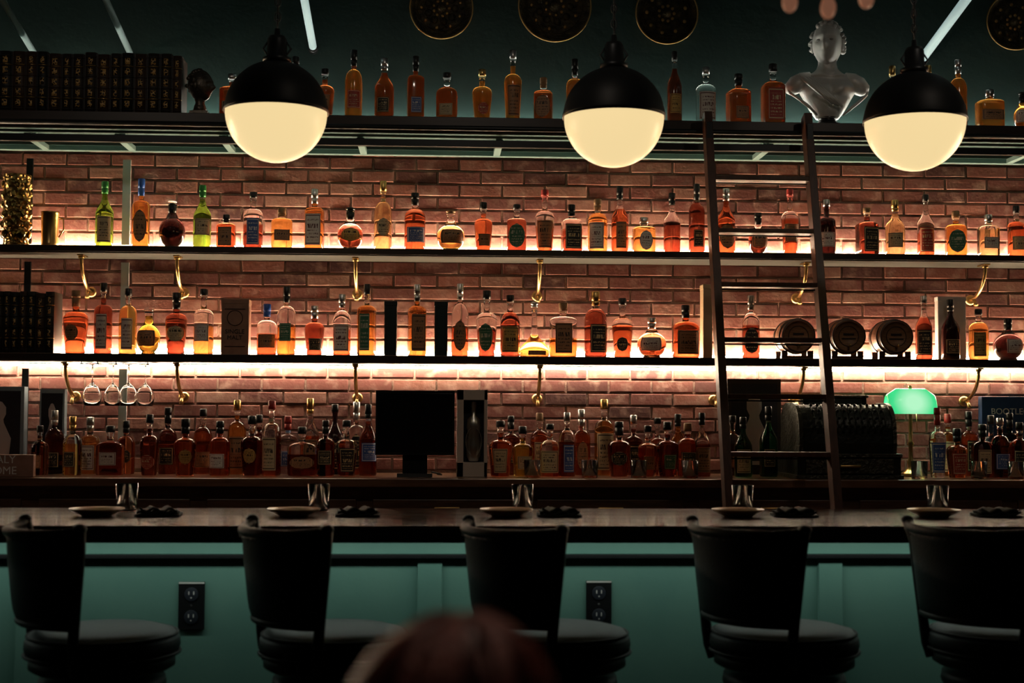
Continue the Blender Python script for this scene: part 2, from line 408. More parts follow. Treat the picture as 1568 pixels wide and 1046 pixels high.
# ------------------------------------------------------------------ bottles
def smooth(t): return t*t*(3-2*t)
def bottle(p, w, hp, code, Y, z, name="whiskey_bottle", LQ=None):
    LQ = LQ or LIQ
    kind, liq, lab, cap = code[0], code[1], code[2], code[3]
    oval = 'o' in code[4:] or random.random()<.14; small = random.random()<.4
    if lab != '-' and random.random()<.3: lab = random.choice('kccwwtrdgb')
    if kind=='r' and random.random()<.18: kind = random.choice('te')
    D = Y+CAMD; s = D/F; r = w/2*s; h = hp*s
    nr = min(max(.30*r,.0115),.017); n, dy = 2.0, 1.0
    bt, st, ct = random.uniform(.52,.60), random.uniform(.68,.74), random.uniform(.86,.91)
    rb = 1.0
    if kind=='s': n=5; bt,st=.62,.70
    elif kind=='t': bt,st=.50,.76
    elif kind=='f': n=3.2; dy=.6; bt,st=.56,.68
    elif kind=='e': rb=.80; bt,st=.54,.66
    elif kind=='q': n=4; dy=.75; bt,st=.66,.74; ct=.86
    pr = [(.0,.0)]
    if kind=='b':
        pr += [(.62*r,0)]
        for i in range(1,12):
            a = -pi/2*.75+ (pi/2*.75+pi/2*.8)*i/12
            pr.append((max(r*math.cos(a),nr), h*.33+h*.33*math.sin(a)))
        st = .68
    elif kind=='p':
        pr += [(r*.93,0),(r,.03*h),(r*.98,.12*h)]
        for i in range(1,11):
            t = i/10; pr.append((nr+(r*.98-nr)*(1-smooth(t))**1.3, h*(.12+.34*t)))
        st = .5; nr*=.8
    else:
        pr += [(r*rb*.93,0),(r*rb,.010)]
        for i in range(1,5): pr.append((r*(rb+(1-rb)*smooth(i/4)), .010+(h*bt-.010)*i/4))
        for i in range(1,8):
            t = i/7
            if kind=='t': pr.append((nr+(r-nr)*(1-smooth(t)), h*(bt+(st-bt)*t)))
            else: pr.append((nr+(r-nr)*math.cos(t*pi/2), h*(bt+(st-bt)*math.sin(t*pi/2))))
    zn = pr[-1][1]
    pr += [(nr*.96, zn+(ct*h-zn)*.5),(nr, ct*h-.012),(nr*1.18, ct*h-.010),(nr*1.18, ct*h),(nr*.6,ct*h),(0,ct*h)]
    fill = h*random.choice((.4,.5,.66,.72,.76,.76,.8))
    if LQ is not LIQ: fill = h*random.choice((.72,.78,.85))
    if liq in 'GgK': fill = h
    rmax = max(q[0] for q in pr)
    def nn(rr):
        t = min(max((rr-nr*1.2)/(rmax-nr*1.2+1e-6),0),1)
        return 2+(n-2)*t, 1+(dy-1)*t
    def pt(rr, zz, a):
        e, d = nn(rr); ca, sa = math.cos(a), math.sin(a)
        x = math.copysign(abs(ca)**(2/e), ca)*rr; y = math.copysign(abs(sa)**(2/e), sa)*rr*d
        return (x,y,zz)
    b = MB(); seg = 32; rs = []; ms = []
    for i,(rr,zz) in enumerate(pr):
        rr = max(rr,.0002); rs.append([pt(rr,zz,2*pi*j/seg) for j in range(seg)])
        if i: ms.append(LQ[liq] if (zz+pr[i-1][1])/2 < fill else (GLS if liq not in 'GgK' else LQ[liq]))
    b.rings(rs, ms)
    c = CAP[cap]; cz = ct*h; cr = nr*1.28
    style = 'ball' if (kind in 'pb' and random.random()<.6) else 'cyl'
    if style=='cyl': b.lathe([(0,cz-.004),(cr,cz-.004),(cr*1.02,cz+.3*(h-cz)),(cr,h-.003),(cr*.85,h),(0,h)],c,seg=20)
    else:
        b.lathe([(0,cz-.001),(cr,cz),(cr,cz+.006),(cr*.6,cz+.008)],c,seg=20)
        b.ell((0,0,(cz+.006+h)/2),(cr*1.15,cr*1.15,(h-cz-.004)/2),GLS if random.random()<.4 else c)
    if kind!='p' and random.random()<.6:
        b.lathe([(nr*1.05,zn+(cz-zn)*.35),(nr*1.2,zn+(cz-zn)*.36),(nr*1.24,cz-.001),(nr*1.05,cz-.001)],c,seg=20,cap0=False,cap1=False)
    def rad(zz):
        for (r0,z0),(r1,z1) in zip(pr[1:],pr[2:]):
            if z0<=zz<=z1 and z1>z0: return r0+(r1-r0)*(zz-z0)/(z1-z0)
        return rmax
    def sheet(za, zb, Q, m, ov=False):
        nu, nv = 12, 6 if not ov else 10; vs=[]; uvs=[]; fs=[]
        for j in range(nv+1):
            v = j/nv; zz = za+(zb-za)*v; rr = rad(zz)
            k = math.sqrt(max(1-(2*v-1)**2,.0)) if ov else 1
            for i in range(nu+1):
                u = i/nu; q = (2*u-1)*Q*k
                e, d = nn(rr)
                sx = abs(q)**(e/2); a = math.asin(min(sx,1))
                x = q*rr; y = -(math.cos(a)**(2/e))*rr*d
                f = 1+.0012/rr
                vs.append((x*f,y*f-.0004,zz)); uvs.append((.5+(u-.5)*k,v))
        for j in range(nv):
            for i in range(nu):
                a = j*(nu+1)+i; fs.append((a,a+1,a+nu+2,a+nu+1))
        b.add(vs,fs,m,True,uvs)
    if lab!='-':
        if kind=='b': za,zb=.17*h,.50*h
        elif kind=='p': za,zb=.03*h,.11*h
        else:
            za,zb = .07*h,(bt-.04)*h
            if small: za,zb = random.choice(((.10,.34),(.20,.46),(.14,.40))); za*=h; zb*=h
        Q = random.choice((.6,.72,.82))
        sheet(za,zb,Q,LAB[lab],oval)
        if random.random()<.3 and kind in 'rt': sheet(zn+.005,zn+(cz-zn)*.3,.8,LAB[lab])
    x = SX(p,Y,z)
    return b.build(name,(x,Y,z+.0008),random.uniform(-.25,.25))

top = [(355,34,67,'sRks'),(402,28,78,'rAcg'),(452,28,96,'rRkk'),(497,29,78,'eRtk'),(541,27,108,'rOtk'),(588,30,96,'rRks'),(636,26,100,'sRrk'),(684,33,75,'fRrk'),
 (738,31,81,'eAwgo'),(785,28,112,'rOts'),(832,29,70,'sRrwo'),(880,27,100,'rAck'),(983,26,74,'rAcs'),(1033,23,115,'tDck'),(1081,31,91,'rCws'),
 (1131,34,81,'sRtk'),(1184,34,98,'sRrk'),(1367,27,98,'tOtg'),(1422,27,100,'rAcg'),(1468,27,110,'rAts'),(1516,42,63,'qOts'),(1566,27,60,'bAkk'),(1625,28,90,'rAck'),(1670,30,80,'sRkk')]
for p,w,h,c in top: bottle(p,w,h,c,-.36,Z_TOP,LQ=LIQT)
sh2 = [(159,27,101,'tGcG'),(215,27,106,'rAtb'),(263,40,75,'bK-k'),(309,27,97,'tGcG'),(346,28,52,'qRtk'),(387,30,88,'rDkk'),(431,32,64,'qOtw'),(481,28,94,'sAws'),
 (536,39,66,'bDdko'),(586,27,108,'rYcg'),(635,32,90,'rRrk'),(690,43,64,'bOtw'),(740,28,76,'eRtk'),(791,30,74,'sDbk'),(834,30,98,'rRtr'),(875,30,75,'sDkk'),
 (915,30,84,'rOcw'),(949,26,105,'tRrk'),(986,34,56,'qOws'),(1029,26,95,'tD-k'),(1067,25,110,'rDkk'),(1112,28,103,'rRts'),(1161,30,66,'bDdk'),(1210,27,104,'rRtr'),
 (1266,28,87,'rKws'),(1328,30,75,'sDkw'),(1371,30,88,'rYcg'),(1418,26,98,'tRrk'),(1464,31,72,'sAtw'),(1514,32,68,'qYcs'),(1557,27,82,'rRtk'),(1600,28,90,'rAck'),(1650,30,80,'sRkk')]
for p,w,h,c in sh2: bottle(p,w,h,c,-.19+random.uniform(-.02,.02),Z2)
sh3 = [(115,37,96,'eRtw'),(157,27,108,'rDwk'),(195,27,100,'rOrk'),(227,35,72,'bLtk'),(269,33,94,'eDkk'),(311,30,100,'rOtk'),(408,30,78,'rRbb'),(438,28,105,'rAgk'),
 (481,30,76,'eDks'),(523,27,94,'rRws'),(561,26,110,'sAtk'),(638,26,110,'sAts'),(704,26,112,'rRts'),(745,32,102,'eDgk'),(781,30,95,'rDkk'),(818,46,86,'pAts'),
 (862,42,84,'qAtw'),(912,35,102,'rDkg'),(953,32,92,'eRkk'),(998,45,62,'bRrs'),(1050,42,82,'fRtk'),(1150,27,98,'rDts'),(1415,26,100,'tDks'),(1456,28,95,'tKkk'),(1499,30,80,'rOtk'),
 (1544,46,66,'bKwk'),(1600,30,90,'rRtk'),(1645,30,85,'sAck')]
for p,w,h,c in sh3: bottle(p,w,h,c,-.19+random.uniform(-.015,.015),Z3)
ctf = [(60,26,74,'rDtk'),(110,28,88,'rOtg'),(168,42,74,'fDwk'),(228,29,92,'rDrk'),(283,34,86,'eRtko'),(336,31,82,'rRwk'),(385,34,90,'eDcko'),(415,29,113,'rRcr'),(462,44,74,'fDtko'),
 (498,28,84,'rDkk'),(530,33,84,'eDkk'),(563,27,108,'rDbk'),(766,37,85,'eRtk'),(800,33,76,'eLck'),(842,32,80,'rRck'),(868,26,98,'rDws'),(948,36,84,'eDkko'),(992,31,78,'rRtk'),
 (1022,34,84,'eDgk'),(1053,32,82,'rRkw'),(1075,26,98,'rDtk'),(1138,28,92,'tgck'),(1177,28,108,'tgkk'),(1436,27,108,'rCcr'),(1466,33,76,'eRwk'),(1505,34,82,'fDrk'),(1532,30,92,'rDbs'),(1562,31,86,'rDkk'),(1610,30,90,'rRck')]
for p,w,h,c in ctf: bottle(p,w,h,c,-.38+random.uniform(-.03,.03),ZCT)
ctb = [(82,28,95,'rDks'),(137,30,85,'rOws'),(192,27,80,'rRkk'),(256,28,100,'rDkk'),(310,28,98,'rRtk'),(362,28,112,'rAtg'),(396,27,90,'rDkk'),(440,28,88,'rCcr'),(474,28,115,'rRtg'),(512,28,106,'tKkk'),
 (545,28,110,'rRks'),(782,27,90,'rDkk'),(826,28,95,'rRcw'),(890,28,100,'rRts'),(925,30,116,'rOcg'),(970,28,92,'rDks'),(1007,27,88,'rRtk'),(1038,27,94,'rAkk'),(1122,28,92,'rAtk'),(1452,27,96,'rAcr'),(1484,28,100,'rRkk'),(1518,28,94,'rDck'),(1547,28,98,'rDwk'),(1590,28,100,'rAck')]
for p,w,h,c in ctb: bottle(p,w,h,c,-.22+random.uniform(-.02,.02),ZCT)

def tumbler(p, Y, z, r=.043, h=.1):
    x = SX(p,Y,z); b = MB()
    b.lathe([(0,0),(r*.90,0),(r*.92,.004),(r,h),(r-.002,h),(r*.90-.002,.012),(0,.010)],GLS,seg=28)
    b.build("rocks_glass",(x,Y,z+.0005))
for p in (194,488,800,1137,1436): tumbler(p,-1.60,ZBAR,.045,.112)
for p,yy in ((815,-.52),(903,-.53),(978,-.52),(1057,-.52),(1408,-.5),(1499,-.53),(1556,-.52)): tumbler(p,yy,ZCT,.041,.085)

PLATE = mat("tan_stoneware", (.42,.26,.16), .35)
NAP = mat("black_linen", (.014,.014,.018), .85, bump=(200,.3))
for p in (148,450,775,1130,1430):
    x = SX(p,-1.83,ZBAR); b = MB()
    b.lathe([(0,0),(.055,0),(.06,.004),(.092,.018),(.104,.026),(.104,.030),(.090,.023),(.058,.009),(0,.008)],PLATE,seg=40)
    b.build("dinner_plate",(x,-1.83,ZBAR+.0005))
for p in (243,548,856,1216,1526):
    x = SX(p,-1.80,ZBAR); b = MB()
    for k in range(3):
        n=10; vs=[]; fs=[]
        for i in range(n+1):
            for j in range(5):
                u=i/n-.5; v=j/4-.5
                vs.append((u*.17*(1-.1*k), v*.12*(1-.12*k)+.01*math.sin(u*9), .004+k*.010+.006*math.sin(u*14+k*2+v*3)*(.5+.5*k)+.003))
        base=len(vs)
        vs += [(q[0],q[1],max(q[2]-.008,.0)) for q in vs]
        for i in range(n):
            for j in range(4):
                a=i*5+j; fs.append((a,a+1,a+6,a+5)); fs.append((base+a,base+a+5,base+a+6,base+a+1))
        for i in range(n):
            a=i*5; fs.append((a,a+5,base+a+5,base+a)); a+=4; fs.append((a+5,a,base+a,base+a+5))
        for j in range(4):
            fs.append((j+1,j,base+j,base+j+1)); a=n*5+j; fs.append((a,a+1,base+a+1,base+a))
        b.add(vs,fs,NAP)
    b.build("folded_napkin",(x,-1.80,ZBAR+.001),random.uniform(-.1,.1))

# ------------------------------------------------------------------ books
BK = [mat("book_leather_dark",(.025,.018,.015),.5), mat("book_leather_brown",(.045,.024,.016),.5), mat("book_leather_black",(.014,.014,.014),.5)]
def gilt_mat():
    m = bpy.data.materials.new("gilt_spine_tooling"); m.use_nodes=True; nt=m.node_tree; b=nt.nodes["Principled BSDF"]
    tc=nt.nodes.new("ShaderNodeTexCoord"); v=nt.nodes.new("ShaderNodeTexVoronoi"); v.inputs["Scale"].default_value=70; v.feature='DISTANCE_TO_EDGE'
    nt.links.new(tc.outputs["Object"],v.inputs["Vector"]); r=nt.nodes.new("ShaderNodeValToRGB")
    r.color_ramp.elements[0].position=.07; r.color_ramp.elements[0].color=(.62,.38,.13,1); r.color_ramp.elements[1].position=.16; r.color_ramp.elements[1].color=(.02,.012,.01,1)
    nt.links.new(v.outputs["Distance"],r.inputs[0]); nt.links.new(r.outputs[0],b.inputs["Base Color"]); b.inputs["Roughness"].default_value=.45; b.inputs["Metallic"].default_value=.1
    return m
GT = gilt_mat(); PAGES = mat("book_pages",(.45,.38,.28),.8)
def books(name, pa, pb, Y, z, hpx, wmin=.05, wmax=.064):
    xa, xb = SX(pa,Y,z), SX(pb,Y,z); x = xa; b = MB()
    while x < xb-.02:
        w = min(random.uniform(wmin,wmax), xb-x); h = hpx*(Y+CAMD)/F*random.choice((.97,1,1,.99)); m = random.choice(BK); cx = x+w/2
        b.box((cx,.0,h/2),(w-.004,.14,h-.012),PAGES)
        b.box((x+.0025,0,h/2),(.004,.155,h),m); b.box((x+w-.0035,0,h/2),(.004,.155,h),m)
        rs=[]
        for zz in (0,h): rs.append([(cx+(w/2-.001)*math.cos(a), -.07-.018*math.sin(a), zz) for a in [pi*k/8 for k in range(9)]])
        b.rings(rs,m)
        for t in (.06,.24,.42,.60,.78,.93):
            rs=[[(cx+(w/2)*math.cos(a), -.071-.021*math.sin(a), h*t+dz) for a in [pi*k/8 for k in range(9)]] for dz in (-.002,.002)]
            b.rings(rs,GOLD if t in (.24,.78) else m)
        for t in (.15,.33,.51,.69,.86):
            rs=[[(cx+(w/2-.008)*math.cos(a), -.071-.0185*math.sin(a), h*t+dz) for a in [pi*k/8 for k in range(9)]] for dz in (-.016,.016)]
            b.rings(rs,GT)
        x += w+.001
    b.build(name,(0,Y,z+.0005))
books("row_of_leather_books",-180,282,-.34,Z_TOP,92)
books("row_of_leather_books",-180,90,-.19,Z3,92,.03,.045)

# ------------------------------------------------------------------ heads
def head_mesh(b, c, sc, mskin, seg=48, n=40, hair=None):
    def G(x,z,cx,cz,sx,sz): return math.exp(-((x-cx)/sx)**2-((z-cz)/sz)**2)
    rs=[]
    for i in range(n+1):
        th = pi*i/n; ring=[]
        for j in range(seg):
            a = 2*pi*j/seg
            x = math.sin(th)*math.cos(a); y = math.sin(th)*math.sin(a); z = -math.cos(th)
            X, Y, Z = x*.074, y*.094, z*.118
            if Z < 0:
                k = 1-.28*(-Z/.118)**1.5; X *= k
                if y < 0: Y *= 1-.25*(-Z/.118)
            if y > 0.1:
                f = min(y*1.6,1)
                Y += f*(.024*G(X,Z,0,-.022,.012,.020)+.012*G(X,Z,0,.0,.009,.03)
                    +.007*G(X,Z,0,.03,.05,.012)
                    -.010*(G(X,Z,.03,.008,.016,.012)+G(X,Z,-.03,.008,.016,.012))
                    +.007*G(X,Z,0,-.055,.022,.006)+.006*G(X,Z,0,-.068,.018,.007)
                    -.004*G(X,Z,0,-.0615,.024,.003)
                    +.012*G(X,Z,0,-.095,.028,.018))
            ring.append((c[0]+X*sc,c[1]+Y*sc,c[2]+Z*sc))
        rs.append(ring)
    b.rings(rs,mskin)
    for sx in (-1,1):
        b.ell((c[0]+sx*.075*sc,c[1]-.005*sc,c[2]-.005*sc),(.010*sc,.018*sc,.032*sc),mskin,12,8)

CHROME = mat("silvered_plaster_bust",(.62,.62,.60),.42,.15,bump=(35,.15))
CHRD = mat("bust_hair_shadowed",(.30,.30,.29),.5,.15)
b = MB()
b.lathe([(0,0),(.080,0),(.080,.016),(.062,.026),(.045,.036),(.042,.046),(.055,.055),(0,.055)],mat("bust_base_black",(.015,.015,.016),.25),seg=28)
secs = [(.050,.058,.048,0),(.075,.078,.060,0),(.11,.100,.072,0),(.15,.122,.082,.0),(.18,.140,.084,0),(.21,.150,.078,0),(.235,.150,.064,0),(.250,.140,.058,0),(.264,.118,.058,0),(.278,.090,.056,0),(.292,.068,.052,.0),(.306,.054,.048,-.002),(.33,.046,.046,-.006),(.36,.046,.048,-.010)]
def interp(z):
    for p0,p1 in zip(secs,secs[1:]):
        if p0[0]<=z<=p1[0]:
            t=(z-p0[0])/(p1[0]-p0[0]); return [a+(c-a)*t for a,c in zip(p0,p1)]
    return list(secs[-1])
rs=[]
for i in range(57):
    z=.050+.31*i/56; _,rx,ry,oy=interp(z); ring=[]
    for j in range(80):
        a=2*pi*j/80; ca,sa=math.cos(a),math.sin(a)
        X=rx*ca; Y=oy+ry*sa
        pec=.022*math.exp(-((abs(X)-.058)/.040)**2-((z-.195)/.030)**2)
        under=-.010*math.exp(-((abs(X)-.058)/.045)**2-((z-.155)/.010)**2)
        stern=-.010*math.exp(-(X/.010)**2)*max(0,min(1,(.25-z)/.04))*max(0,min(1,(z-.08)/.04))
        clav=.010*math.exp(-((z-.262-.10*abs(X))/.007)**2)*(1 if abs(X)>.018 else .2)
        sterno=.006*math.exp(-((abs(X)-.020-(z-.28)*.25)/.007)**2)*(1 if z>.275 else 0)
        if sa<0: Y-= (pec+under+stern+clav+sterno)*(-sa)**.5
        ring.append((X,Y,z))
    rs.append(ring)
b.rings(rs,CHROME)
# rounded shoulders cut below the deltoid, with slightly upturned edges
for sg in (-1,1):
    b.tube([(sg*.085,-.004,.258),(sg*.125,-.004,.245),(sg*.160,-.002,.225),(sg*.185,.0,.200),(sg*.192,.0,.178)],[.034,.044,.047,.040,.022],CHROME,16)
    b.tube([(sg*.212,-.0,.215),(sg*.196,-.030,.172),(sg*.155,-.058,.135),(sg*.110,-.066,.098),(sg*.066,-.050,.060)],[.004,.007,.008,.008,.005],CHROME,8)
# cloth draped over one shoulder
for k in range(4):
    o_=k*.016
    b.tube([(-.150+o_,-.02,.268-o_*.3),(-.135+o_,-.062,.240),(-.100+o_*1.2,-.092,.200-o_*.4),(-.050+o_*1.3,-.098,.155-o_*.5),(.005+o_,-.090,.110-o_*.3)],[.009,.012,.012,.011,.007],CHROME,10)
CZ=.430
M0=b.M; b.M = Matrix.Translation((0,-.01,CZ)) @ Matrix.Rotation(pi-.42,4,'Z') @ Matrix.Translation((0,0,-CZ))
head_mesh(b,(0,.0,CZ),1.02,CHROME)
for sx in (-1,1):
    b.ell((sx*.031,.076,CZ+.008),(.012,.010,.007),CHRD,10,8)
random.seed(3)
for i in range(190):
    th=random.uniform(0,pi*.62); a=random.uniform(0,2*pi)
    x,y,z=math.sin(th)*math.cos(a),math.sin(th)*math.sin(a),math.cos(th)
    if y>.30 and z<.66: continue
    if z<.0 and y>-.1: continue
    c_=(x*.084,y*.100-.004,CZ+z*.120)
    b.ell(c_,(.013,.013,.011),CHROME if i%3 else CHRD,8,6)
b.M=M0
b.build("silver_bust_sculpture",(SX(1266,-.30,Z_TOP),-.31,Z_TOP+.0005))
BRZ = mat("dark_bronze",(.09,.075,.06),.35,.7,bump=(50,.4))
b = MB()
b.box((0,0,.012),(.09,.1,.024),BRZ)
b.lathe([(0,.02),(.036,.02),(.03,.05),(.022,.07),(.028,.09)],BRZ)
b.M = Matrix.Translation((0,0,.155)) @ Matrix.Rotation(-pi*.6,4,'Z')
head_mesh(b,(0,0,0),.68,BRZ)
for i in range(26):
    th=random.uniform(0,pi*.6); a=random.uniform(pi,2*pi)
    b.ell((.052*math.sin(th)*math.cos(a),.066*math.sin(th)*math.sin(a),.076*math.cos(th)),(.014,.014,.012),BRZ,8,6)
b.M=Matrix()
b.build("bronze_head_bookend",(SX(306,-.36,Z_TOP),-.36,Z_TOP+.0005))

# ------------------------------------------------------------------ plates on the wall
for p,v,r in ((676,10,50),(850,7,58),(1022,18,50),(1556,31,46)):
    z = SZ(v,-.06,1.0*(p-670)/300); x = SX(p,-.06,z); R = r*7.34/F; b = MB()
    DB = mat("dark_bronze_plate",(.025,.022,.016),.45,.5,bump=(45,.9),var=(22,(.09,.07,.035)))
    b.lathe([(0,0),(R*.9,0),(R*.97,-.012),(R,-.02),(R*.95,-.022),(R*.86,-.012),(R*.78,-.008),(0,-.010)],DB,axis='y',seg=48)
    b.tube([(R*.975*math.cos(a),-.021,R*.975*math.sin(a)) for a in [2*pi*k/64 for k in range(64)]],.0045,BRASS,8,True)
    b.tube([(R*.74*math.cos(a),-.010,R*.74*math.sin(a)) for a in [2*pi*k/64 for k in range(64)]],.0025,DB,6,True)
    for k in range(9):
        a=2*pi*k/9; rr=R*.42
        b.ell((rr*math.cos(a),-.010,rr*math.sin(a)),(.020,.006,.020),DB,10,6)
        b.ell((R*.62*math.cos(a+.3),-.009,R*.62*math.sin(a+.3)),(.010,.004,.010),BRASS,8,6)
        b.ell((R*.24*math.cos(a),-.011,R*.24*math.sin(a)),(.009,.005,.009),BRASS,8,6)
    b.ell((0,-.010,0),(R*.16,.012,R*.16),DB,16,8)
    b.build("embossed_wall_plate",(x,-.021,z))

TUBE = mat("pale_tube_glow",(.5,.6,.6),.4,emit=(.55,.80,.80),es=.32)  # faint emission added to make the pale struts look lit
TUBD = mat("dark_tube",(.3,.40,.40),.4,.3)
for p,v,m,r in ((479,72,TUBE,.020),(1414,88,TUBE,.024),(200,84,TUBD,.016),(58,92,TUBD,.016)):
    z = SZ(v,-.06,(p-670)/300*1.0); x = SX(p,-.06,z); b = MB()
    L = 2.2; z2 = min(z+L*.213, ZC-.01)
    b.tube([(x,-.045,z),(x,-.045-(z2-z)/.213,z2)],r,m,12)
    b.tube([(x,-.021,z-.006),(x,-.06,z)],r*1.25,BLKM,12)
    b.build("ceiling_strut_glow" if m is TUBE else "ceiling_strut")

# ------------------------------------------------------------------ pendants
OPAL = mat("opal_glass_glow",(.25,.2,.12),.3,emit=(1,.76,.38),es=.90)
def pendant(p, v):
    Y=-1.8; z=SZ(v,Y,(p-670)/400); x=SX(p,Y,z); R=.199; b=MB()
    n=18
    pr=[(R*math.sin(a),-R*math.cos(a)) for a in [pi*.53*i/n for i in range(n+1)]]
    b.lathe(pr,OPAL,seg=48,cap0=False,cap1=False)
    R2=R+.004
    pr=[(R2*math.cos(a),R2*math.sin(a)) for a in [(.02+.44*i/14)*pi for i in range(15)]]
    pr=[(R2-.006,.006),(R2+.003,-.004),(R2+.003,.010)]+pr[1:]+[(.045,R2*.99),(.042,R2+.015)]
    b.lathe(pr,BLACK,seg=48,cap0=False)
    b.lathe([(.055,R2-.004),(.056,R2+.012),(.040,R2+.02),(.038,R2+.085),(.030,R2+.10),(.012,R2+.105),(.010,R2+.13)],BLKM,seg=24)
    b.tube([(.034,0,R2+.02),(.055,0,R2+.05),(.034,0,R2+.08)],.004,BLKM,8); b.tube([(-.034,0,R2+.02),(-.055,0,R2+.05),(-.034,0,R2+.08)],.004,BLKM,8)
    zz=R2+.13; top=ZC-z-.03; k=0
    while zz<top:
        pts=[(( .011*math.cos(a) if k%2 else 0),(0 if k%2 else .011*math.cos(a)),zz+.018+.019*math.sin(a)) for a in [2*pi*q/10 for q in range(10)]]
        b.tube(pts,.003,BLKM,6,True); zz+=.030; k+=1
    b.tube([(0,0,R2+.12),(0.004,0,top)],.0035,BLACK,6)
    b.lathe([(0,top),(.06,top),(.05,top+.02),(.06,top+.03)],BLKM)
    b.build("globe_pendant_lamp",(x,Y,z))
pendant(423,172); pendant(940,180); pendant(1401,186)

BULB = mat("amber_bulb",(.4,.2,.1),.3,emit=(1,.42,.24),es=.14)
Yc=-3.9; zc=SZ(10,Yc,1.1); xc=SX(1268,Yc,zc); b=MB()
b.lathe([(0,.0),(.03,.02),(.05,.08),(.03,.16),(.015,.2),(.012,ZC-zc-.12)],BRASS,(0,0,.09))
b.lathe([(0,0),(.07,.0),(.06,.03)],BRASS,(0,0,ZC-zc-.04))
for k,(a,rr,dz) in enumerate(((pi*.5,.0,-.006),(pi,.098,.008),(0,.098,.022),(pi*.33,.2,.16),(pi*.66,.2,.16),(pi*1.33,.2,.16),(pi*1.66,.2,.16))):
    cx,cy=rr*math.cos(a),rr*math.sin(a)
    b.ell((cx,cy,dz),(.020,.020,.028),BULB,16,10)
    b.lathe([(.015,dz+.020),(.016,dz+.05),(.008,dz+.065)],BRASS,(cx,cy,0),16)
    b.tube([(cx,cy,dz+.06),(cx*.8,cy*.8,dz+.10),(cx*.3,cy*.3,.19),(0,0,.17)],.005,BRASS,8)
b.build("chandelier",(xc,Yc,zc))

# ------------------------------------------------------------------ ladder
ya, za_, yb_, zb_ = -.47, 2.99, -1.235, 0.04
def ly(z): return ya+(yb_-ya)*(za_-z)/(za_-zb_)
xl = (SX(1078,ly(2.9),2.9)+SX(1112,ly(1.1),1.1))/2; xr=(SX(1232,ly(2.9),2.9)+SX(1273,ly(1.1),1.1))/2
b=MB()
for x in (xl,xr):
    b.beam((x,ly(0.06)-.06,.06),(x,ly(2.94)-.06,2.94),.038,.075,LWOOD)
    b.tube([(x,ly(2.9)-.10,2.78),(x,ly(2.9)-.09,2.90),(x,-.53,2.895),(x,-.505,2.885),(x,-.492,2.868)],.008,BLKM,8)
    b.box((x,ly(2.8)-.09,2.82),(.03,.012,.14),BLKM)
    b.lathe([(0,-.016),(.045,-.016),(.05,-.01),(.05,.01),(.045,.016),(0,.016)],BLACK,(x,ly(.06)-.10,.05),20,'x')
    b.box((x,ly(.1)-.10,.12),(.045,.03,.14),BLKM)
zr=[]
for v in (275,358,440,524,610,696):
    zz=SZ(v,-.8,1.7); zz=SZ(v,ly(zz)-.05,1.7); zr.append(zz)
stp=(zr[0]-zr[-1])/5
zz=zr[0]
while zz>.2:
    b.box(((xl+xr)/2,ly(zz)-.05,zz),(xr-xl-.03,.085,.022),LWOOD)
    b.tube([(xl,ly(zz)-.05,zz-.02),(xr,ly(zz)-.05,zz-.02)],.004,BLKM,6)
    zz-=stp
b.build("library_ladder",bevel=.003)

# ------------------------------------------------------------------ shelf props
def orn():
    m=bpy.data.materials.new("embossed_gold"); m.use_nodes=True; nt=m.node_tree; b_=nt.nodes["Principled BSDF"]
    b_.inputs["Metallic"].default_value=1; b_.inputs["Roughness"].default_value=.35; b_.inputs["Base Color"].default_value=(.32,.20,.07,1)
    tc=nt.nodes.new("ShaderNodeTexCoord"); v=nt.nodes.new("ShaderNodeTexVoronoi"); v.inputs["Scale"].default_value=45; nt.links.new(tc.outputs["Object"],v.inputs["Vector"])
    bp=nt.nodes.new("ShaderNodeBump"); bp.inputs["Strength"].default_value=1; bp.inputs["Distance"].default_value=.02; nt.links.new(v.outputs["Distance"],bp.inputs["Height"]); nt.links.new(bp.outputs[0],b_.inputs["Normal"])
    return m
EG=orn()
b=MB(); b.lathe([(0,0),(.062,0),(.066,.01),(.060,.03),(.064,.1),(.066,.25),(.062,.33),(.068,.345),(.070,.36),(.064,.36),(.058,.34),(0,.33)],EG,seg=32)
for i in range(8):
    for k in range(6):
        a=2*pi*(i+.5*(k%2))/8; b.ell((.064*math.cos(a),.064*math.sin(a),.06+k*.05),(.014,.014,.02),EG,8,6)
b.build("ornate_gold_vase",(SX(24,-.19,Z2),-.19,Z2+.0005))
b=MB(); b.lathe([(0,0),(.04,0),(.045,.006),(.041,.02),(.044,.17),(.047,.175),(.043,.178),(.040,.17),(.037,.02),(0,.018)],BRASS,seg=28)
b.tube([(.044,0,.15),(.065,0,.14),(.068,0,.09),(.044,0,.05)],.004,BRASS,8)
b.build("brass_tankard",(SX(76,-.19,Z2),-.19,Z2+.0005))

def carton(name,p0,p1,hpx,Y,z,m,d=.09,inner=None):
    x0_,x1_=SX(p0,Y-d/2,z),SX(p1,Y-d/2,z); h=hpx*(Y-d/2+CAMD)/F; w=x1_-x0_
    b=MB(); b.box((0,0,h/2),(w,d,h),m); b.box((0,0,h-.012),(w+.003,d+.003,.024),m)
    o=b.build(name,((x0_+x1_)/2,Y,z+.0005),bevel=.002)
    return o,w,h
BOXW=mat("box_wood",(.24,.12,.08),.5,var=(20,(.32,.17,.11)))
INKD=mat("box_ink",(.02,.01,.008),.5)
o,w,h=carton("wooden_whiskey_box",338,380,85,-.19,Z3,BOXW)
b=MB()
for zz in (.15,.82): b.box((0,-.047,h*zz),(w*.75,.003,.003),INKD)
b.tube([(w*.28*math.cos(a),-.047,h*.66+w*.28*math.sin(a)) for a in [2*pi*k/24 for k in range(24)]],.0018,INKD,6,True); b.build("engraving",parent=o)
text("SINGLE\nMALT",.030,(0,-.047,h*.36),INKD,o)
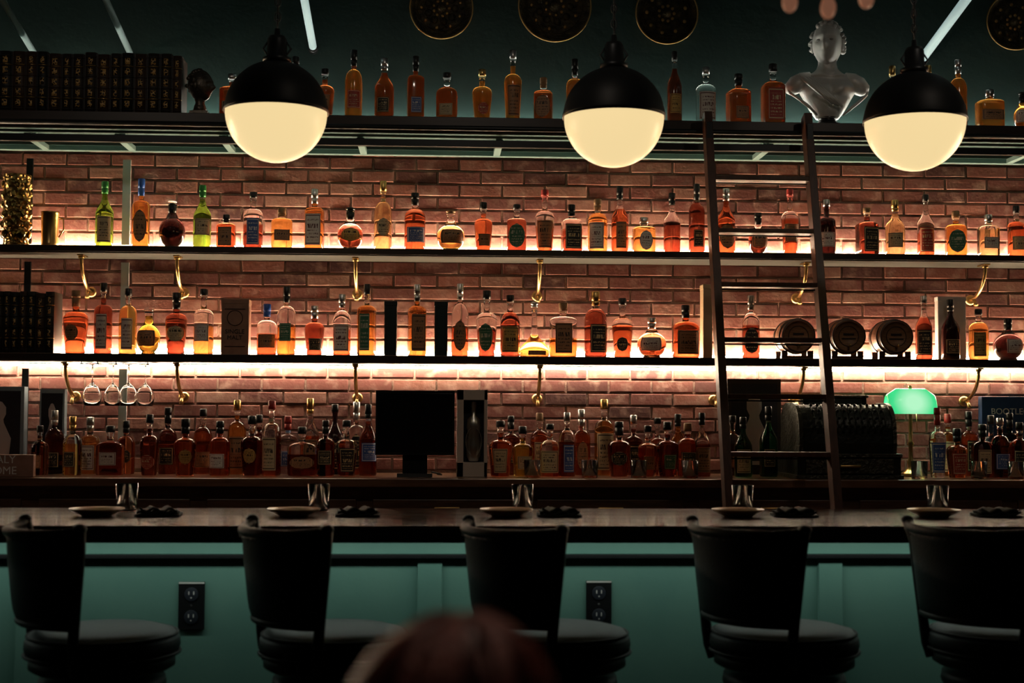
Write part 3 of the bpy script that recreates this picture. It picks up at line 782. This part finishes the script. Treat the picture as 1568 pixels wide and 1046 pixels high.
for a_,c_ in ((588,607),(665,685)):
    o,w,h=carton("black_gift_box",a_,c_,84,-.19,Z3,mat("teal_black_card",(.012,.02,.022),.4))
    b=MB(); b.box((0,-.0455,h*.5),(w*.5,.002,h*.7),mat("card_emboss",(.02,.035,.038),.3)); b.build("panel",parent=o)
o,w,h=carton("cream_gift_box",1077,1091,115,-.14,Z3,mat("cream_card",(.40,.28,.17),.6))
o,w,h=carton("cream_gift_box",1437,1480,100,-.095,Z3,mat("white_card",(.5,.46,.42),.6),d=.05)

BARR=mat("oak_barrel",(.14,.06,.03),.45,var=(25,(.22,.10,.05)),aniso=(4,1,4)); BEND=mat("barrel_end",(.22,.11,.055),.5,var=(30,(.34,.18,.09)),aniso=(1,1,6))
HOOP=mat("barrel_hoop",(.10,.085,.075),.35,.8)
for p in (1216,1292,1364):
    R=.092; x=SX(p,-.19,Z3); b=MB(); zc_=R+.022
    L=.2
    pr=[(0,-L/2+.01),(R*.80,-L/2+.01),(R*.80,-L/2),(R*.88,-L/2)]+[(R*(.88+.12*math.cos(pi*t/2)),L/2*t) for t in (-.6,-.3,0,.3,.6)]+[(R*.88,L/2),(R*.8,L/2),(0,L/2)]
    ms=[BEND,BEND]+[BARR]*(len(pr)-3)
    b.lathe(pr,ms,(0,0,zc_),36,'y')
    for yy,rr in ((-L/2+.006,.895),(-.05,.972),(.05,.972),(L/2-.006,.895)):
        b.lathe([(R*(rr-.01),yy-.007),(R*rr+.003,yy-.007),(R*rr+.003,yy+.007),(R*(rr-.01),yy+.007)],HOOP,(0,0,zc_),36,'y',False,False)
    b.tube([(R*.55*math.cos(a),-L/2+.008,zc_+R*.55*math.sin(a)) for a in [2*pi*k/30 for k in range(30)]],.0018,SHF,6,True)
    b.box((0,-L/2+.008,zc_+.01),(R*.6,.002,.010),SHF); b.box((0,-L/2+.008,zc_-.012),(R*.8,.002,.006),SHF)
    b.tube([(0,-L/2+.01,zc_-R*.55),(0,-L/2-.02,zc_-R*.55)],.006,BRASS,10); b.tube([(0,-L/2-.02,zc_-R*.62),(0,-L/2-.02,zc_-R*.42)],.004,BRASS,8)
    for yy in (-.06,.06):
        b.prism([(yy-.01,0),(yy+.01,0),(yy+.01,.014),(yy-.01,.014)],-R*.9,R*.9,DWOOD)
        for sx in (-1,1): b.box((sx*R*.72,yy,.025),(.03,.02,.03),DWOOD)
    b.build("small_oak_barrel",(x,-.19,Z3+.0005))

b=MB()
xg=[SX(p,-.2,1.6) for p in (144,168,200,218)]
for x,yy in zip(xg,(-.24,-.13,-.25,-.13)):
    zt_=Z3-.048
    b.lathe([(0,0),(.034,0),(.034,-.002),(.008,-.006),(.0035,-.012),(.0035,-.09),(.008,-.10),(.030,-.118),(.045,-.145),(.046,-.17),(.038,-.21),(.0365,-.21),(.0445,-.17),(.0435,-.146),(.028,-.121),(0,-.106)],GLS,(x,yy,zt_),28)
for x in (xg[0]-.04,(xg[0]+xg[1])/2,(xg[1]+xg[2])/2,xg[3]+.045):
    b.box((x,-.19,Z3-.052),(.012,.22,.005),BLKM); b.box((x,-.19,Z3-.046),(.004,.22,.010),BLKM)
b.build("hanging_wine_glasses")

b=MB()
Ym=-.47; xm=SX(635,Ym,ZCT); k=(Ym+CAMD)/F
b.box((0,0,(730-648)*k+.0),(120*k,.028,98*k),BLACK); b.box((0,-.0145,(730-648)*k),(113*k,.002,90*k),mat("screen_glass",(.006,.006,.008),.12))
b.box((0,.02,(730-650)*k),(70*k,.03,55*k),BLACK)
b.box((0,.03,.075),(.12,.03,.15),BLACK); b.prism([(-.05,.0),(.09,.0),(.09,.012),(-.04,.018)],-.085,.085,BLACK)
b.tube([(.08,.07,.02),(.12,.08,.012),(.13,.11,.006),(.11,.16,.006)],.004,BLACK,8)
b.build("pos_monitor",(xm,Ym,ZCT+.0005),bevel=.003)

Yb=-.42; kk=(Yb-.05+CAMD)/F; xa_,xb__=SX(699,Yb-.05,ZCT),SX(746,Yb-.05,ZCT); w=xb__-xa_; h=133*kk
b=MB(); CR=mat("cream_carton",(.62,.52,.47),.6); NV=mat("carton_interior",(.012,.012,.018),.6)
fr=.22*w
b.box((0,.045,h/2),(w,.01,h),CR); b.box((-w/2+fr/2,0,h/2),(fr,.1,h),CR); b.box((w/2-fr/4,0,h/2),(fr/2,.1,h),CR)
b.box((0,0,h-.025),(w,.1,.05),CR); b.box((0,0,.035),(w,.1,.07),CR); b.box((0,.03,h/2),(w*.95,.01,h*.95),NV)
ox=fr*.25
b.lathe([(0,.075),(.022,.075),(.034,.10),(.036,.16),(.026,.21),(.036,.24),(.030,.28),(.011,.30),(.011,.335),(.014,.34),(.012,.365),(0,.367)],CAP['s'],(ox,-.005,0),28)
b.tube([(ox+.038*math.cos(a),-.035,.17+.07*math.sin(a)) for a in [2*pi*q/24 for q in range(24)]],.003,CAP['s'],6,True)
b.build("window_gift_carton",((xa_+xb__)/2,Yb,ZCT+.0005),bevel=.002)

def poster(name,p0,p1,v0,v1,Y,m,fig=True,d=.06):
    a=SX(p0,Y-d/2,ZCT+.2); c=SX(p1,Y-d/2,ZCT+.2); w=c-a; zt_=SZ(v0,Y-d/2,(p0-670)/320)
    b=MB(); h=zt_-ZCT; b.box((0,0,h/2),(w,d,h),m)
    if fig:
        b.box((0,-d/2-.001,h/2),(w*.86,.002,h*.9),NV)
        FG=mat("printed_figure",(.5,.44,.43),.6)
        b.lathe([(0,h*.2),(w*.22,h*.22),(w*.25,h*.4),(w*.1,h*.58),(w*.09,h*.62),(w*.14,h*.68),(w*.14,h*.76),(w*.06,h*.82),(0,h*.83)],FG,(0,-d/2-.002,0),20,sy=.02)
        b.box((0,-d/2-.002,h*.12),(w*.6,.002,.02),FG)
    return b.build(name,((a+c)/2,Y,ZCT+.0005),bevel=.002)
BG=mat("blue_grey_card",(.22,.28,.32),.5)
poster("printed_gift_box",-40,36,592,700,-.16,BG); poster("printed_gift_box",60,98,596,700,-.14,BG,d=.05)
poster("dark_framed_print",1114,1196,580,640,-.10,mat("dark_frame",(.03,.022,.018),.4),True,d=.03)
o=poster("navy_gift_box",1504,1590,607,700,-.11,mat("navy_card",(.02,.05,.12),.45),False,d=.05)
text("BOOTLEG",.045,(0,-.028,.33),WHITEP,o)
b=MB(); b.box((0,0,.052),(.30,.04,.104),mat("sign_wood",(.36,.20,.15),.6,var=(20,(.28,.15,.11))))
o=b.build("wooden_block_sign",(SX(3,-.57,ZCT),-.57,ZCT+.0005),bevel=.002)
text("ITALY\nHOME",.052,(0,-.0215,.054),mat("sign_white",(.8,.76,.74),.6),o)

REG=mat("register_black_iron",(.02,.022,.019),.35,.4,bump=(40,.5)); REGO=mat("register_ornament",(.06,.058,.045),.35,.7,bump=(60,1))
Yr=-.36; xr0=SX(1290,Yr-.1,ZCT); b=MB()
w=.45
b.prism([(-.22,0),(.20,0),(.20,.115),(-.22,.115)],-w/2-.03,w/2+.03,REG)
b.prism([(-.232,.0),(.21,.0),(.21,.018),(-.232,.018)],-w/2-.04,w/2+.04,REGO)
b.prism([(-.230,.105),(.21,.105),(.21,.122),(-.230,.122)],-w/2-.035,w/2+.035,REGO)
b.box((0,-.223,.062),(w-.02,.012,.07),REGO); b.tube([(-.05,-.242,.062),(.05,-.242,.062)],.007,BRASS,8)
prof=[(-.19,.12),(-.20,.17)]+[(-.06-.135*math.cos(a),.225+.135*math.sin(a)) for a in [pi/2*q/10 for q in range(11)]]+[(.06,.36),(.12,.345),(.16,.30),(.17,.12)]
b.prism(prof,-w/2,w/2,REG)
for sx in (-1,1):
    b.prism([(y*1.04+.0,.12+(z_-.12)*1.04) for y,z_ in prof],sx*(w/2+.006)-.01,sx*(w/2+.006)+.01,REGO)
for i in range(14):
    x=-w/2+.035+i*(w-.07)/13
    pts=[(x,-.06-.138*math.cos(a),.225+.138*math.sin(a)) for a in [pi/2*(q/8) for q in range(1,8)]]
    b.tube(pts,.0035,REG,6)
for rrow in range(4):
    for i in range(12):
        a=pi/2*(.12+.17*rrow); x=-w/2+.055+i*(w-.11)/11
        y=-.06-.138*math.cos(a); z_=.225+.138*math.sin(a)
        b.tube([(x,y,z_),(x,y-.022*math.cos(a)-.004,z_+.016*math.sin(a))],.003,REGO,6)
        b.ell((x,y-.026*math.cos(a)-.004,z_+.02*math.sin(a)),(.008,.006,.008),REGO if (rrow==1 and i%3==0) else BLACK,8,6)
b.box((0,.05,.372),(w*.72,.05,.05),REG); b.box((0,.022,.375),(w*.6,.004,.03),mat("register_glass",(.04,.05,.045),.1))
b.box((0,.05,.402),(w*.76,.06,.012),REGO)
b.build("antique_cash_register",(xr0,Yr,ZCT+.0005),bevel=.003)

Yl=-.28; xl_=SX(1394,Yl,1.5); b=MB(); zs=SZ(634,Yl,2.3)-ZCT; sh=.13; wl=.125
def shade_mat():
    m=mat("green_glass_shade_lit",(.02,.35,.12),.2); nt=m.node_tree; p_=nt.nodes["Principled BSDF"]
    tc=nt.nodes.new("ShaderNodeTexCoord"); mp=nt.nodes.new("ShaderNodeMapping"); mp.vector_type='TEXTURE'
    mp.inputs["Location"].default_value=(0,-.02,zs+.05); mp.inputs["Scale"].default_value=(.16,.16,.14)
    g=nt.nodes.new("ShaderNodeTexGradient"); g.gradient_type='SPHERICAL'
    r=nt.nodes.new("ShaderNodeValToRGB"); r.color_ramp.elements[0].color=(.015,.40,.12,1); r.color_ramp.elements[1].color=(.50,1,.62,1); r.color_ramp.elements[1].position=.66
    e=r.color_ramp.elements.new(.32); e.color=(.06,.78,.28,1)
    nt.links.new(tc.outputs["Object"],mp.inputs[0]); nt.links.new(mp.outputs[0],g.inputs[0]); nt.links.new(g.outputs["Fac"],r.inputs[0])
    nt.links.new(r.outputs[0],p_.inputs["Emission Color"]); p_.inputs["Emission Strength"].default_value=.92
    return m
LG=shade_mat()
N=12
outer=[( .055*math.cos(a)*1.25, zs+.0+sh*math.sin(a)) for a in [pi*q/N for q in range(N+1)]]
inner=[(y*.93, zs+(z_-zs)*.93) for y,z_ in outer][::-1]
rs=[]
for t in [-1,-.98,-.9,-.6,-.3,0,.3,.6,.9,.98,1]:
    k=1-.25*max(abs(t)-.6,0)/.4 if abs(t)<.99 else .7
    rs.append([(t*wl,y*k,zs+(z_-zs)*k) for y,z_ in outer+inner])
b.rings(rs,LG)
b.tube([(-wl*.6,0,zs+.035),(wl*.6,0,zs+.035)],.014,mat("lamp_bulb_on",(1,1,1),.5,emit=(1,1,.85),es=25),12)
b.lathe([(0,0),(.050,0),(.054,.008),(.045,.018),(.03,.028),(.014,.05),(.020,.07),(.011,.09),(.010,.15),(.018,.165),(.010,.18),(.008,zs+.02),(.014,zs+.025)],BRASS,seg=24)
b.tube([(-.0,.0,zs+.02),(-.05,.02,zs+.02),(-.06,.02,zs-.03)],.002,BRASS,6)
b.lathe([(.008,0),(.011,.012),(0,.02)],BRASS,(0,0,zs+sh-.003),12)
b.tube([(.03,0,zs+.01),(.035,-.0,zs-.09)],.0015,BRASS,6)
b.build("bankers_lamp",(xl_,Yl,ZCT+.0005))

# ------------------------------------------------------------------ stools
def stool(p):
    Y=-2.65; x=SX(p,Y,.76); b=MB()
    for i in range(4):
        a=pi/4+i*pi/2; c,s_=math.cos(a),math.sin(a)
        b.tube([(c*.15,s_*.15,.60),(c*.19,s_*.19,.3),(c*.24,s_*.24,0.002)],[.022,.02,.016],SWOOD,12)
    b.tube([(.205*math.cos(a),.205*math.sin(a),.22) for a in [2*pi*k/40 for k in range(40)]],.011,BRASS,8,True)
    b.lathe([(0,.57),(.20,.57),(.205,.585),(.20,.61),(0,.612)],SWOOD,seg=36)
    b.lathe([(0,.61),(.10,.61),(.10,.635),(0,.637)],BLKM,seg=24)
    b.lathe([(0,.635),(.215,.635),(.232,.645),(.232,.675),(.225,.68),(0,.68)],SWOOD,seg=40)
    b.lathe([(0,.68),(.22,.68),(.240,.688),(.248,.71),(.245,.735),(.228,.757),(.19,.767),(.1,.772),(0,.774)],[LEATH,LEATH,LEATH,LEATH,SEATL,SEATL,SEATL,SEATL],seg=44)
    b.tube([(.246*math.cos(a),.246*math.sin(a),.689) for a in [2*pi*k/44 for k in range(44)]],.006,LEATH,8,True)
    b.tube([(.238*math.cos(a),.238*math.sin(a),.749) for a in [2*pi*k/44 for k in range(44)]],.005,LEATH,8,True)
    A=math.radians(52); na,nz=18,9
    def P(a,t,off):
        z=.805+.285*t; r=.262+.030*t+off
        ww=.95+.10*t
        if t>.9: r+= .012*(t-.9)/.1
        zz=z+ .014*(abs(a)/A)**4*t*1.0
        an=-pi/2+a*ww
        return (r*math.cos(an),r*math.sin(an),zz)
    vs=[];fs=[]
    for off in (-.02,.018):
        for i in range(na+1):
            for j in range(nz+1):
                a=-A+2*A*i/na; t=j/nz
                e=max(abs(i-na/2)/(na/2),abs(j-nz/2)/(nz/2)); o_=off*(1-.55*e**6)
                vs.append(P(a,t,o_))
    B=(na+1)*(nz+1)
    for i in range(na):
        for j in range(nz):
            q=i*(nz+1)+j; fs.append((q,q+1,q+nz+2,q+nz+1)); fs.append((B+q,B+q+nz+1,B+q+nz+2,B+q+1))
    for i in range(na):
        for j in (0,nz):
            q=i*(nz+1)+j; fs.append((q,q+nz+1,B+q+nz+1,B+q))
    for j in range(nz):
        for i in (0,na):
            q=i*(nz+1)+j; fs.append((q,q+1,B+q+1,B+q))
    b.add(vs,fs,LEATH)
    b.tube([P(-A+2*A*i/na,1,0) for i in range(na+1)],.016,LEATH,10)
    b.tube([P(-A+2*A*i/na,0,0) for i in range(na+1)],.014,SWOOD,10)
    for sg in (-1,1):
        a=sg*A
        pts=[P(a,t,0) for t in (1.03,.8,.5,.2,0,-.2)]
        an=-pi/2+a*.93
        pts+= [(.250*math.cos(an),.250*math.sin(an),.70),(.235*math.cos(an),.235*math.sin(an),.655)]
        b.tube(pts,[.019,.020,.020,.019,.018,.018,.018,.018],SWOOD,10)
        b.ell(P(a,1.03,0),(.022,.022,.016),SWOOD,12,8)
    for k in range(23):
        a=-A+2*A*k/22; q=P(a,.93,.019); b.ell(q,(.003,.003,.003),BLKM,6,4)
    b.build("swivel_bar_stool",(x,Y,0),math.radians(-56))
for p in (158,513,851,1200,1536): stool(p)

# ------------------------------------------------------------------ seated guest
SKIN=mat("skin",(.45,.25,.18),.5,bump=(80,.05)); CLOTH=mat("dark_knit_top",(.03,.03,.035),.85,bump=(150,.4)); JEAN=mat("dark_denim",(.02,.03,.05),.8)
HAIR=mat("auburn_hair",(.24,.075,.05),.35,bump=(120,.5),var=(60,(.13,.038,.026))); HAIRD=mat("auburn_hair_dark",(.06,.020,.015),.4)
GX,GY=SX(678,-7.4+1.38,1.25),-7.4+1.38
guest=empty("seated_woman",(GX,GY,0.0))
def skin_obj(name,joints,edges,m,parent,lv=2):
    me=bpy.data.meshes.new(name); me.from_pydata([j[0] for j in joints],edges,[]); me.materials.append(m)
    o=bpy.data.objects.new(name,me); COL.objects.link(o); o.parent=parent
    bpy.context.view_layer.objects.active=o
    md=o.modifiers.new("skin",'SKIN'); md.use_smooth_shade=True
    if len(me.skin_vertices)==0:
        bm=bmesh.new(); bm.from_mesh(me); bm.verts.layers.skin.verify(); bm.to_mesh(me); bm.free()
    for i,j in enumerate(joints):
        r=j[1]; me.skin_vertices[0].data[i].radius=(r if isinstance(r,tuple) else (r,r))
        me.skin_vertices[0].data[i].use_root=(i==0)
    sb=o.modifiers.new("sub",'SUBSURF'); sb.levels=lv; sb.render_levels=lv
    return o
HZ=1.150
tj=[((0,-.02,.57),(.16,.12)),((0,-.03,.68),(.13,.10)),((0,-.02,.83),(.14,.10)),((0,-.01,.93),(.15,.10)),((0,-.01,.990),(.07,.06)),((0,0,1.03),(.05,.05)),
 ((.15,-.01,.94),.055),((.21,.01,.82),.045),((.235,.03,.68),.040),((.19,.20,.64),.034),((.14,.33,.625),.026),
 ((-.15,-.01,.94),.055),((-.21,.01,.82),.045),((-.235,.03,.68),.040),((-.19,.20,.64),.034),((-.14,.33,.625),.026)]
te=[(0,1),(1,2),(2,3),(3,4),(4,5),(3,6),(6,7),(7,8),(8,9),(9,10),(3,11),(11,12),(12,13),(13,14),(14,15)]
skin_obj("torso_and_sleeves",tj,te,CLOTH,guest)
lj=[((0,-.02,.56),(.15,.10)),((.10,.06,.545),.080),((.12,.26,.53),.070),((.12,.43,.50),.058),((.12,.45,.30),.050),((.12,.44,.10),.036),
 ((-.10,.06,.545),.080),((-.12,.26,.53),.070),((-.12,.43,.50),.058),((-.12,.45,.30),.050),((-.12,.44,.10),.036)]
skin_obj("legs",lj,[(0,1),(1,2),(2,3),(3,4),(4,5),(0,6),(6,7),(7,8),(8,9),(9,10)],JEAN,guest)
for sx in (-1,1):
    skin_obj("shoe_right" if sx>0 else "shoe_left",[((sx*.12,.42,.055),.045),((sx*.12,.48,.045),.042),((sx*.12,.56,.038),.036),((sx*.12,.61,.034),.026)],[(0,1),(1,2),(2,3)],BLACK,guest)
    hx=sx*.14; hy=.34; hz=.625
    hj=[((hx,hy-.02,hz),(.024,.020)),((hx-sx*.005,hy+.03,hz),(.034,.015)),((hx-sx*.008,hy+.07,hz),(.036,.013))]
    skin_obj("hand_palm",hj,[(0,1),(1,2)],SKIN,guest)
    for q,(ox,ln) in enumerate(((-.030,.058),(-.011,.070),(.010,.076),(.030,.068))):
        bx=hx-sx*.008+ox
        skin_obj("finger_%d"%(q+1),[((bx,hy+.06,hz),.0095),((bx,hy+.085,hz+.002),.009),((bx,hy+.085+ln*.5,hz-.006),.0082),((bx,hy+.085+ln*.85,hz-.022),.0075)],[(0,1),(1,2),(2,3)],SKIN,guest,1)
    skin_obj("thumb",[((hx-sx*.02,hy+.01,hz),.012),((hx-sx*.045,hy+.035,hz-.002),.0105),((hx-sx*.055,hy+.065,hz-.010),.009)],[(0,1),(1,2)],SKIN,guest,1)
b=MB()
head_mesh(b,(0,.01,HZ),1.0,SKIN)
b.lathe([(.050,.97),(.046,1.04),(.05,1.09)],SKIN,(0,-.012,0),20)
WE=mat("eye_white",(.8,.8,.78),.2); IR=mat("eye_iris",(.08,.04,.02),.1); LIP=mat("lips",(.42,.12,.10),.4)
for sx in (-1,1):
    b.ell((sx*.03,.083,HZ+.008),(.0125,.010,.008),WE,14,10); b.ell((sx*.03,.0905,HZ+.008),(.0055,.004,.0055),IR,12,8)
    b.tube([(sx*.045,.083,HZ+.026),(sx*.03,.095,HZ+.031),(sx*.014,.098,HZ+.028)],.003,HAIRD,6)
b.ell((0,.108,HZ-.055),(.019,.006,.0045),LIP,14,8); b.ell((0,.107,HZ-.066),(.017,.006,.0055),LIP,14,8)
b.build("head",parent=guest)
b=MB(); random.seed(11)
HX,HYr,HZr=.106,.118,.128
def hs(a,th,k=1.0):
    return (HX*k*math.sin(th)*math.cos(a), -.010+HYr*k*math.sin(th)*math.sin(a), HZ+.002+HZr*k*math.cos(th))
rs=[]
for i in range(20):
    th=pi*.66*i/19; ring=[]
    for j in range(40):
        a=2*pi*j/40; t=th
        if math.sin(a)>.2: t=min(th, pi*(.36+.1*(1-math.sin(a))))
        x,y,z=hs(a,max(t,.01)); ring.append((x,y,z))
    rs.append(ring)
b.rings(rs,HAIRD,True,False)
# locks of hair, gathered in clumps from the parting
for c_ in range(46):
    ac=random.uniform(0,2*pi)
    if math.sin(ac)>.75: ac+=pi
    kc=random.uniform(1.0,1.07); dac=random.uniform(-.35,.35); phc=random.uniform(0,6); mm=random.choice((HAIR,HAIRD,HAIR))
    for i in range(13):
        a=ac+random.gauss(0,.045); k=kc+random.uniform(-.012,.012); lim=.46 if math.sin(a)>.35 else .58
        pts=[]
        for q in range(11):
            t=q/10; th=.04+pi*lim*t
            x,y,z=hs(a+dac*t+.06*math.sin(phc+5*t),th,1+(k-1)*math.sin(pi*min(t+.15,1))+.015*math.sin(phc+3*t)+.006); pts.append((x+.018*(1-t),y,z))
        if math.sin(a)<.35:
            L=random.uniform(.12,.2)
            x,y,z=pts[-1]
            for q in range(1,6):
                t=q/5; pts.append((x*(1+.05*t)+.006*math.sin(phc+4*t),y*(1-.1*t)-.01*t,z-L*t))
        n_=len(pts); b.tube(pts,[.0024]*(n_-1)+[.0006],mm,4)
b.build("hair",parent=guest,recalc=False)
b=MB()
b.box((0,.02,.38),(.44,.44,.04),DWOOD); b.box((0,.02,.405),(.42,.42,.03),LEATH)
for sx in (-1,1):
    b.beam((sx*.19,.21,0.001),(sx*.19,.21,.37),.035,.035,DWOOD); b.beam((sx*.19,-.23,0.001),(sx*.19,-.18,.38),.035,.035,DWOOD); b.beam((sx*.19,-.18,.38),(sx*.19,-.27,.88),.033,.035,DWOOD)
    b.beam((sx*.19,-.2,.2),(sx*.19,.21,.2),.02,.02,DWOOD)
for zz in (.60,.72,.86): b.box((0,-.175-(zz-.38)*.18,zz),(.36,.02,.06),DWOOD)
b.build("dining_chair",(GX,GY-.05,0),bevel=.004)

# ------------------------------------------------------------------ world + view
w=bpy.data.worlds.new("world"); S.world=w; w.use_nodes=True
w.node_tree.nodes["Background"].inputs[0].default_value=(.5,.75,.8,1); w.node_tree.nodes["Background"].inputs[1].default_value=.006
def spot(x,y,e,c,z=ZC-.03,tx=0,ty=0,size=70,tz=1.2):
    l=bpy.data.lights.new("added_spot",'SPOT'); l.energy=e; l.color=c; l.spot_size=math.radians(size); l.spot_blend=.8; l.shadow_soft_size=.05  # added light without a fixture in the room
    o=bpy.data.objects.new("added_spot",l); COL.objects.link(o); o.location=(x,y,z)
    d=Vector((tx,ty,tz))-o.location; o.rotation_euler=d.to_track_quat('-Z','Y').to_euler()
for x in (-1.8,.2,2.4): spot(x,-3.1,17,(1,.84,.68),tx=x*1.05,ty=-.2,tz=1.9,size=72)  # added front fill for the books, labels and barrels on the back bar
spot(.3,-5.0,42,(1,.62,.48),tx=GX,ty=GY,size=26,tz=1.25)  # added spot to brighten the guest's hair
S.view_settings.view_transform='Standard'
S.view_settings.look='None'
